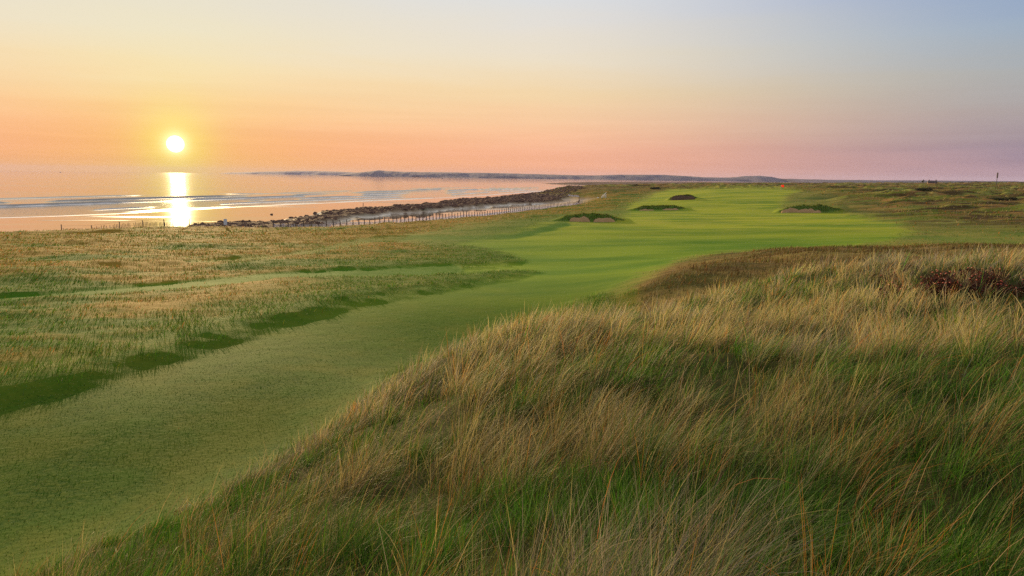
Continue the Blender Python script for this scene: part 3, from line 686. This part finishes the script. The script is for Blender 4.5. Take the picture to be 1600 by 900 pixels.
def rock_mass(name, label, n, test, smin, smax, mat, box):
    x = rng.uniform(box[0], box[1], n); y = rng.uniform(box[2], box[3], n); q = test(x, y); x, y = x[q], y[q]; z = samp(x, y, ['z'])[0]; Vs = []; Fs = []; o_ = 0
    for i in range(len(x)):
        P, f = protos[i % 6]; s = (smin + (smax - smin) * random.random() ** 3) * (.6 + .4 * float(sstep(-75, -30, x[i]))); a = random.random() * 6.28; ca_, sa_ = math.cos(a), math.sin(a)
        Q = P * s; Q = np.stack([Q[:, 0] * ca_ - Q[:, 1] * sa_, Q[:, 0] * sa_ + Q[:, 1] * ca_, Q[:, 2]], 1) + [x[i], y[i], z[i]]; Vs.append(Q); Fs.append(f + o_); o_ += len(P)
    print(name, len(x)); return tag(mesh_np(name, np.concatenate(Vs), np.concatenate(Fs), mat, smooth=False), label, None, None, 'stuff')
rx = np.array(REEF + REEF2); bx_ = (rx[:, 0].min() - 15, rx[:, 0].max() + 15, rx[:, 1].min() - 15, rx[:, 1].max() + 15)
rock_mass('reef_rocks', 'dark seaweed-brown rocks massed along the shore', 32000, lambda x, y: (reef(x, y) > -.2), .22, 1.35, rock_m, bx_)
rock_mass('shingle_stones', 'pale grey shingle and stones between the fence and the rocks', 16000, lambda x, y: (samp(x, y, ['shingle'])[0] > .4) & (rng.random(len(x)) < .8), .12, .6, simple('shingle_stone', (.38, .36, .41), .9, .5, 2.0), (-75, 60, 120, 340))
for i, (u, v) in enumerate([(424,334.5),(505,332),(492,333.5),(455,343.5),(449,346),(470,341),(480,339.5),(512,329.5),(522,329),(534,328.3),(549,327.5),(575,325.5),(694,316),(703,315.2),(713,315.2),(728,314.5),(640,322),(660,321),(345,349),(380,348),(410,348.5)]):
    p = by_z(u, v, .6); P, f = rock_verts(100 + i, 2); s = random.uniform(.6, 1.2)
    o = mesh_np('boulder', P * s, f, rock_m, smooth=False); o.location = (p[0], p[1], gz(p[0], p[1]) + .1); o.rotation_euler.z = random.random() * 6
    tag(o, 'dark brown boulder on the seaward fringe of the shore rocks', 'boulder', 'boulders along the edge of the wet sand')

# ------------------------------------------------------------------ person walking on the wet sand
dark_cloth = simple('dark_clothes', (.035, .035, .045), .9, .2); hair_m = simple('hair', (.03, .02, .015), .7, .2)
pp = by_z(567.5, 321.8, .7); px_, py_ = pp[0], pp[1]; pz_ = gz(px_, py_)
J = {'pelvis': (0,0,.95), 'spine': (0,.01,1.2), 'chest': (0,0,1.38), 'neck': (0,0,1.5), 'head': (0,-.01,1.62), 'crown': (0,0,1.73),
     'shl': (-.19,0,1.42), 'ell': (-.25,.08,1.15), 'hal': (-.24,-.02,.90), 'shr': (.19,0,1.42), 'elr': (.25,-.04,1.15), 'har': (.24,-.16,.92),
     'hil': (-.09,0,.92), 'knl': (-.11,-.14,.50), 'anl': (-.11,-.06,.09), 'tol': (-.12,-.24,.03), 'hir': (.09,0,.92), 'knr': (.10,.05,.50), 'anr': (.10,.26,.12), 'tor': (.11,.14,.03)}
Rr_ = dict(pelvis=.15, spine=.14, chest=.16, neck=.06, head=.10, crown=.07, shl=.08, ell=.05, hal=.04, shr=.08, elr=.05, har=.04, hil=.10, knl=.075, anl=.05, tol=.04, hir=.10, knr=.075, anr=.05, tor=.04)
E_ = [('pelvis','spine'),('spine','chest'),('chest','neck'),('neck','head'),('head','crown'),('chest','shl'),('shl','ell'),('ell','hal'),('chest','shr'),('shr','elr'),('elr','har'),('pelvis','hil'),('hil','knl'),('knl','anl'),('anl','tol'),('pelvis','hir'),('hir','knr'),('knr','anr'),('anr','tor')]
names = list(J); me = bpy.data.meshes.new('person'); me.from_pydata([J[n_] for n_ in names], [(names.index(a), names.index(b)) for a, b in E_], []); me.materials.append(dark_cloth)
person = bpy.data.objects.new('person', me); COL.objects.link(person); person.modifiers.new('skin', 'SKIN'); ss_ = person.modifiers.new('sub', 'SUBSURF'); ss_.levels = 1; ss_.render_levels = 1
if not me.skin_vertices: me.skin_vertices.new()
for n_, sv in zip(names, me.skin_vertices[0].data): sv.radius = (Rr_[n_], Rr_[n_] * .85); sv.use_root = n_ == 'pelvis'
person.location = (px_, py_, pz_); person.rotation_euler.z = 2.2
bm = bmesh.new(); bmesh.ops.create_icosphere(bm, subdivisions=2, radius=.115, matrix=Matrix.Translation((0, .015, 1.68))); bobj('hair', bm, hair_m, person, True)
tag(person, 'person in dark clothes walking alone on the wet sand beyond the rocks', 'person')

# ------------------------------------------------------------------ pale board beside the left rocks
gx_, gy_, gz_ = on_ground(352.5, 354.5, 60, 400)
bt = empty('notice_board', (gx_, gy_, gz_), .25); pb = simple('pale_blue_board', (.55, .60, .70), .6, .1); 
bm = bmesh.new(); add_box(bm, 0, 0, .95, .62, .06, 1.15); bmesh.ops.bevel(bm, geom=bm.edges[:], offset=.012, segments=1); bobj('panel', bm, pb, bt)
for s_ in (-.25, .25):
    bm = bmesh.new(); add_cyl(bm, (s_, .06, -.3), (s_, .06, 1.5), .04, .04, 8); bobj('post', bm, wood_dark, bt)
tag(bt, 'pale blue-white upright board standing in the rough above the rocks', 'board')

# ------------------------------------------------------------------ white steps
gx_, gy_, gz_ = on_ground(941, 309.5, 100, 700)
stp = empty('beach_steps', (gx_, gy_, gz_), -.35); white = simple('white_paint', (.78, .78, .76), .6, .08)
dx_ = 3.2
for k_ in (-.5, .5):
    bm = bmesh.new()
    add_cyl(bm, (-.4, k_, .75), (1.9, k_, 2.9), .07, .07, 6)
    for j_ in range(4):
        xx = -.3 + j_ * .7; add_cyl(bm, (xx, k_, -.4), (xx, k_, .85 + j_ * .65), .06, .06, 6)
    bobj('handrail', bm, white, stp)
for j_ in range(7):
    bm = bmesh.new(); add_box(bm, -.3 + j_ * .33, 0, .05 + j_ * .27, .3, 1.0, .06); bobj('tread', bm, white, stp)
bm = bmesh.new(); add_box(bm, 1.9, 0, .9, .12, 1.0, 2.2); bobj('support', bm, white, stp)
bm = bmesh.new(); add_box(bm, -2.3, .2, .25, .9, .25, .5); bobj('footing', bm, white, stp)
tag(stp, 'small white wooden steps climbing the grassy bank above the shingle', 'steps')

# ------------------------------------------------------------------ golf flag
gx_, gy_, gz_ = on_ground(1220, 297.5, 200, 700)
fl = empty('golf_flag', (gx_, gy_, gz_)); orange = simple('orange_cloth', (.85, .13, .04), .8, .1)
bm = bmesh.new(); add_cyl(bm, (0, 0, -.2), (0, 0, 2.6), .03, .02, 8); bobj('pole', bm, white, fl)
bm = bmesh.new(); G_ = [[bm.verts.new((-.03 - i * .13 if False else .03 + i * .13, .07 * math.sin(i * 1.1), 2.55 - j * .14 - i * .04 * (j / 6.0 - .2))) for j in range(7)] for i in range(11)]
for i in range(10):
    for j in range(6): bm.faces.new((G_[i][j], G_[i + 1][j], G_[i + 1][j + 1], G_[i][j + 1]))
bmesh.ops.solidify(bm, geom=bm.faces[:], thickness=.01); bobj('flag', bm, orange, fl, True)
tag(fl, 'orange flag on a thin pole marking the far green', 'flag')

# ------------------------------------------------------------------ far house, tree and mast on the right
hx = by_y(1456, 290.5, 640); hz_ = gz(hx[0], hx[1]); hz_ = max(hz_, hx[2] - .3)
hs_ = empty('house', (hx[0], hx[1], hz_), -.4); wall_m = simple('brick_wall', (.20, .12, .09), .9, .3); roof_m = simple('slate_roof', (.07, .055, .06), .8, .2); glass_m = simple('window_glass', (.03, .035, .045), .15, .1, 3, .5)
bm = bmesh.new(); add_box(bm, 0, 0, .3, 7.4, 5, 3.6); bobj('wall', bm, wall_m, hs_)
bm = bmesh.new(); vs_ = [bm.verts.new(c_) for c_ in [(-4, -2.8, 2.1), (4, -2.8, 2.1), (4, 2.8, 2.1), (-4, 2.8, 2.1), (-3.4, 0, 3.7), (3.4, 0, 3.7)]]
for f_ in [(0, 1, 5, 4), (2, 3, 4, 5), (1, 2, 5), (3, 0, 4), (3, 2, 1, 0)]: bm.faces.new([vs_[i] for i in f_])
rf = bobj('roof', bm, roof_m, hs_)
for cx_ in (-2.6, 2.9):
    bm = bmesh.new(); add_box(bm, cx_, 0, 3.9, .7, .7, 1.3); bobj('chimney', bm, wall_m, rf)
for cx_ in (-2.4, 0, 2.3):
    bm = bmesh.new(); add_box(bm, cx_, -2.51, 1.2, 1.0, .06, 1.0); bobj('window', bm, glass_m, hs_)
tag(hs_, 'small dark-roofed brick house half hidden behind the far dunes', 'house')
hx = by_y(1441.5, 290.5, 620); tz_ = max(gz(hx[0], hx[1]), hx[2] - .3); tr_ = empty('wind_bent_tree', (hx[0], hx[1], tz_)); bark = simple('bark', (.08, .06, .05), .9, .3)
bm = bmesh.new(); add_cyl(bm, (0, 0, -.5), (.1, 0, 1.4), .16, .1); add_cyl(bm, (.1, 0, 1.3), (.6, .2, 2.4), .09, .04); add_cyl(bm, (.1, 0, 1.2), (-.5, .1, 2.2), .08, .03); bobj('trunk', bm, bark, tr_)
def leaf_cloud(name, mat, parent, centers, n, size, cols):
    Cn = np.array(centers); w__ = Cn[:, 3] ** 2; i = rng.choice(len(Cn), n, p=w__ / w__.sum()); d = rng.normal(size=(n, 3)); d /= np.linalg.norm(d, axis=1)[:, None]
    P = Cn[i, :3] + d * (Cn[i, 3] * rng.random(n) ** .4)[:, None] * [1, 1, .7]
    a = rng.normal(size=(n, 3)); a /= np.linalg.norm(a, axis=1)[:, None]; b = np.cross(a, rng.normal(size=(n, 3))); b /= np.linalg.norm(b, axis=1)[:, None]; s_ = size * (.6 + .8 * rng.random(n))[:, None]
    V = np.stack([P - a * s_, P - b * s_ * .5, P + a * s_, P + b * s_ * .5], 1).reshape(-1, 3); f = np.arange(n * 4).reshape(-1, 4)
    c_ = np.array(cols)[rng.integers(0, len(cols), n)] * (.7 + .6 * rng.random((n, 1))); return mesh_np(name, V, f, mat, parent, attrs={'col': np.repeat(c_, 4, 0)}, smooth=False)
leaf_cloud('crown', turf_m, tr_, [(0, 0, 2.3, .9), (.8, .2, 2.5, .7), (-.7, 0, 2.0, .6), (.2, 0, 3.3, .5), (-.1, .1, 1.5, .7)], 1500, .13, [(.05, .07, .03), (.07, .08, .035)])
tag(tr_, 'small dark wind-bent tree standing left of the far house', 'tree')
gx_, gy_, gz_ = on_ground(1556.5, 290.5, 150, 900); pl = empty('utility_pole', (gx_, gy_, gz_)); sc_ = math.hypot(gx_, gy_) / F
bm = bmesh.new(); add_cyl(bm, (0, 0, -1), (0, 0, 17 * sc_), .42 * sc_, .3 * sc_, 10); bobj('pole', bm, wood_dark, pl)
bm = bmesh.new(); add_box(bm, 0, 0, 13.2 * sc_, 1.3 * sc_, 1.0 * sc_, 6.5 * sc_); bobj('equipment_box', bm, wood_dark, pl)
tag(pl, 'tall dark pole rising above the horizon at the far right', 'pole')

# ------------------------------------------------------------------ tiny boat on the horizon
bp = by_z(94.5, 269.3, .2); bt = empty('fishing_boat', (bp[0], bp[1], .0), .3); sc2 = 1.0
bm = bmesh.new(); ring = []
for xx, ww in [(-5, 1.3), (-3, 1.7), (0, 1.8), (3, 1.3), (5.2, .1)]:
    ring.append([bm.verts.new((xx, -ww, 1.5)), bm.verts.new((xx, -ww * .6, -.4)), bm.verts.new((xx, ww * .6, -.4)), bm.verts.new((xx, ww, 1.5))])
for a, b in zip(ring[:-1], ring[1:]):
    for j_ in range(4): bm.faces.new((a[j_], a[(j_ + 1) % 4], b[(j_ + 1) % 4], b[j_]))
bm.faces.new(ring[0][::-1]); bobj('hull', bm, dark_cloth, bt)
bm = bmesh.new(); add_box(bm, -1.5, 0, 2.5, 3, 2, 2.2); add_cyl(bm, (-1, 0, 3.2), (-1, 0, 6), .1, .06); bobj('wheelhouse', bm, dark_cloth, bt)
tag(bt, 'tiny dark boat far out on the sea left of the sun', 'boat')

# ------------------------------------------------------------------ bunkers
turf_dark = simple('bunker_turf', (.10, .165, .028), .95, .5, 1.4, .03, 0, .5); sand_m = simple('bunker_sand', (.36, .225, .11), .95, .15, 1.5, .2)
shade_sand_m = simple('shaded_bunker_face', (.11, .068, .045), .95, .25, 1.2, .2)  # bunker sand lying in shade, with the shade put into its colour
def bunker(u0, u1, vb, Y, H, scallops, label, sandmat=sand_m, left=.5):
    gx, gy, W, yaw, H, uc = BUNK[H]; g_ = gz(gx, gy); root = empty('sand_bunker', (gx, gy, g_), yaw); cy_, sy_ = math.cos(yaw), math.sin(yaw)
    nx, ny = 90, 40; xs = np.linspace(-.62, .62, nx) * W; dep = 3.4; ys = np.linspace(-1.6, dep, ny); Xg, Yg = np.meshgrid(xs, ys)
    wx = gx + Xg * cy_ - Yg * sy_; wy = gy + Xg * sy_ + Yg * cy_; tz = (samp(wx.ravel(), wy.ravel(), ['z'])[0] - samp(wx.ravel(), wy.ravel(), ['hump'])[0]).reshape(Xg.shape) - g_
    env = b_env(Xg, W, uc)
    fr = .25 + 1.2 * (fbm(Xg / 3 + uc, Xg * 0 + 5, 2, 602) - .5) + 1.6 * (np.abs(Xg) / (W * .6)) ** 2
    h = H * env * sstep(-.1, 1.0, (Yg - fr) / .9) * (1 - sstep(1.4, dep, Yg) * .42) + (fbm(Xg / .8, Yg / .8, 3, 603) - .5) * .25 * env
    Zg = tz + h - .10 * (1 - sstep(0, .3, env)) - .12 * (h < .02) - .06
    idx = np.arange(nx * ny).reshape(ny, nx); q = np.stack([idx[:-1, :-1], idx[:-1, 1:], idx[1:, 1:], idx[1:, :-1]], -1).reshape(-1, 4)
    mesh_np('turf_face', np.stack([Xg, Yg, Zg], -1).reshape(-1, 3), q, turf_dark, root)
    for (sc, sw_, shh) in scallops:       # sand thrown up against the face, scalloped at the top
        n1_, n2_ = 30, 12; aa = np.linspace(-1, 1, n1_); bb = np.linspace(0, 1, n2_); Aa, Bb = np.meshgrid(aa, bb)
        xx = (sc + Aa * sw_) * W; top = shh * H * np.sqrt(np.clip(1 - np.abs(Aa) ** 2.4, 0, 1)) * (.55 + .9 * fbm((sc + Aa * sw_) * W / .9 + uc, Aa * 0, 3, 611))
        zz = -.12 + Bb * top * 1.15; frx = .25 + 1.2 * (fbm(xx / 3 + uc, xx * 0 + 5, 2, 602) - .5) + 1.6 * (np.abs(xx) / (W * .6)) ** 2
        yy = frx - .35 + Bb ** 1.5 * .42 - (1 - Bb) * .25 * np.sqrt(np.clip(1 - Aa ** 2, 0, 1))
        wx = gx + xx * cy_ - yy * sy_; wy = gy + xx * sy_ + yy * cy_; t0 = (samp(wx.ravel(), wy.ravel(), ['z'])[0] - samp(wx.ravel(), wy.ravel(), ['hump'])[0]).reshape(xx.shape) - g_
        idx = np.arange(n1_ * n2_).reshape(n2_, n1_); q = np.stack([idx[:-1, :-1], idx[:-1, 1:], idx[1:, 1:], idx[1:, :-1]], -1).reshape(-1, 4)
        o = mesh_np('sand', np.stack([xx, yy, t0 + zz + .03], -1).reshape(-1, 3), q, sandmat, root)
    n = 5000; ii = rng.integers(0, nx * ny, n); ev = env.ravel()[ii] * (h.ravel()[ii] > .25 * H); ii = ii[rng.random(n) < ev]; n = len(ii)
    P = np.stack([Xg.ravel()[ii] + rng.normal(0, .1, n), Yg.ravel()[ii] - .15, Zg.ravel()[ii]], -1); c_ = PAL[rng.choice([2, 3, 3, 2, 6], n)] * .95 * (.6 + .6 * rng.random((n, 1)))
    make_blades('fringe_grass', P, rng.random(n) * 6.28, .1 + .5 * rng.random(n), .3 + .6 * rng.random(n), .18 + .2 * rng.random(n), np.full(n, Y * .0007), c_ * .7, c_, 2, turf_m, root)['kind'] = 'stuff'
    tag(root, label, 'bunker')
bunker(872, 975, 347.5, 136, 0, [(-.17, .16, .62), (.2, .17, .62)], 'nearest bunker on the left of the fairway with two scalloped sand faces')
bunker(988, 1070, 329.3, 190, 1, [(-.22, .15, .3), (.22, .16, .38)], 'dark turf-faced bunker just beyond the two-scalloped one with thin sand at its foot')
bunker(1046, 1088, 313, 250, 2, [(0, .46, .8)], 'small oval brown shaded bunker farthest up the left of the fairway', shade_sand_m)
bunker(1222, 1312, 332, 165, 3, [(-.33, .16, .5), (-.05, .22, .42)], 'lone bunker on the right side of the fairway with sand under a dark grass lip')

# ------------------------------------------------------------------ rose bushes in the dune grass
leaf_m = blade_material('rose_leaves', .15, .15, .6); hip_m = simple('rose_hip', (.45, .06, .02), .4, .2, 5, .5)
for (u, v, n, spread, label) in [(1585, 452, 10000, 2.5, 'larger red-brown wild rose bush with orange hips at the right edge of the dune grass'), (1455, 462, 4500, 1.4, 'smaller russet wild rose bush low in the dune grass, left of the larger one')]:
    gx_, gy_, gz_ = BUSH[0 if u > 1500 else 1]; rb = empty('rose_bush', (gx_, gy_, gz_)); print('rose', gx_, gy_, gz_)
    cs = [(random.gauss(0, spread * .5), random.gauss(0, spread * .35), 0, random.uniform(.25, .42)) for _ in range(int(9 * spread))]
    cs = [(a, b, gz(gx_ + a, gy_ + b) - gz_ + .05, r__) for a, b, _, r__ in cs]
    leaf_cloud('leaves', leaf_m, rb, cs, n * 2, .022, [(.085, .022, .012), (.12, .03, .014), (.055, .03, .014), (.035, .035, .014), (.18, .045, .02)])
    bm = bmesh.new()
    for a, b, c__, r__ in cs:
        for _ in range(5):
            add_cyl(bm, (a, b, c__ - .4), (a + random.gauss(0, r__ * .7), b + random.gauss(0, r__ * .7), c__ + random.uniform(.1, .4)), .008, .004, 5)
    bobj('stems', bm, simple('rose_stem', (.10, .05, .04), .8, .2), rb)['kind'] = 'stuff'
    bm = bmesh.new()
    for _ in range(int(30 * spread)):
        a, b, c__, r__ = random.choice(cs); d_ = Vector((random.gauss(0, 1), random.gauss(0, 1), abs(random.gauss(0, 1)) + .3)).normalized() * r__; bmesh.ops.create_icosphere(bm, subdivisions=1, radius=.02, matrix=Matrix.Translation((a + d_.x, b + d_.y, c__ + d_.z * .8)))
    bobj('rose_hips', bm, hip_m, rb, True)['kind'] = 'stuff'
    tag(rb, label, 'bush')

# ------------------------------------------------------------------ low dark bushes on the right dunes
for i, (u, v, s_, label) in enumerate([(1441, 298.5, 2.6, 'low dark bush on the far right dunes directly below the small house'), (1563, 313.5, 1.8, 'left one of two neighbouring round dark bushes at the right edge of the heath'), (1580, 312.5, 1.7, 'right one of two neighbouring round dark bushes at the right edge of the heath'), (1025, 295.6, 3.0, 'low dark bush on the skyline at the left end of the far green')]):
    gx_, gy_, gz_ = on_ground(u, v, 80, 900); rb = empty('heath_bush', (gx_, gy_, gz_)); cs = [(random.gauss(0, s_ * .6), random.gauss(0, s_ * .4), s_ * random.uniform(.05, .25), s_ * random.uniform(.25, .42)) for _ in range(9)]
    leaf_cloud('leaves', turf_m, rb, cs, 2600, s_ * .055, [(.035, .05, .02), (.05, .06, .025), (.06, .045, .03)])
    bm = bmesh.new()
    for a, b, c__, r__ in cs: add_cyl(bm, (a * .3, b * .3, -.2), (a, b, c__), .05, .02, 5)
    bobj('stems', bm, bark, rb)['kind'] = 'stuff'; tag(rb, label, 'bush')
# OBJECTS_END

# ------------------------------------------------------------------ haze
HAZE = 3.4e-5
bm = bmesh.new(); add_box(bm, 0, 500, 31, 20800, 19000, 78)
m, t, out = material('haze')
pv = t.new('ShaderNodeVolumePrincipled'); pv.inputs['Color'].default_value = (.62, .64, 1.0, 1); pv.inputs['Density'].default_value = HAZE; pv.inputs['Anisotropy'].default_value = 0.1
t.l.new(pv.outputs[0], out.inputs['Volume'])
tag(bobj('haze', bm, m), 'thin evening haze over the whole coast', None, None, 'stuff')

# ------------------------------------------------------------------ render settings
scene.view_settings.view_transform = 'Standard'; scene.view_settings.look = 'None'; scene.view_settings.gamma = 1; scene.view_settings.exposure = EXPO
scene.view_settings.use_curve_mapping = False
scene.render.engine = 'CYCLES'
c = scene.cycles
c.max_bounces = 5; c.diffuse_bounces = 2; c.glossy_bounces = 2; c.transmission_bounces = 3; c.transparent_max_bounces = 4; c.volume_bounces = 0
c.sample_clamp_indirect = 4; c.sample_clamp_direct = 4; c.use_denoising = False; c.caustics_reflective = False; c.caustics_refractive = False
w.cycles.sampling_method = 'MANUAL'; w.cycles.sample_map_resolution = 1024
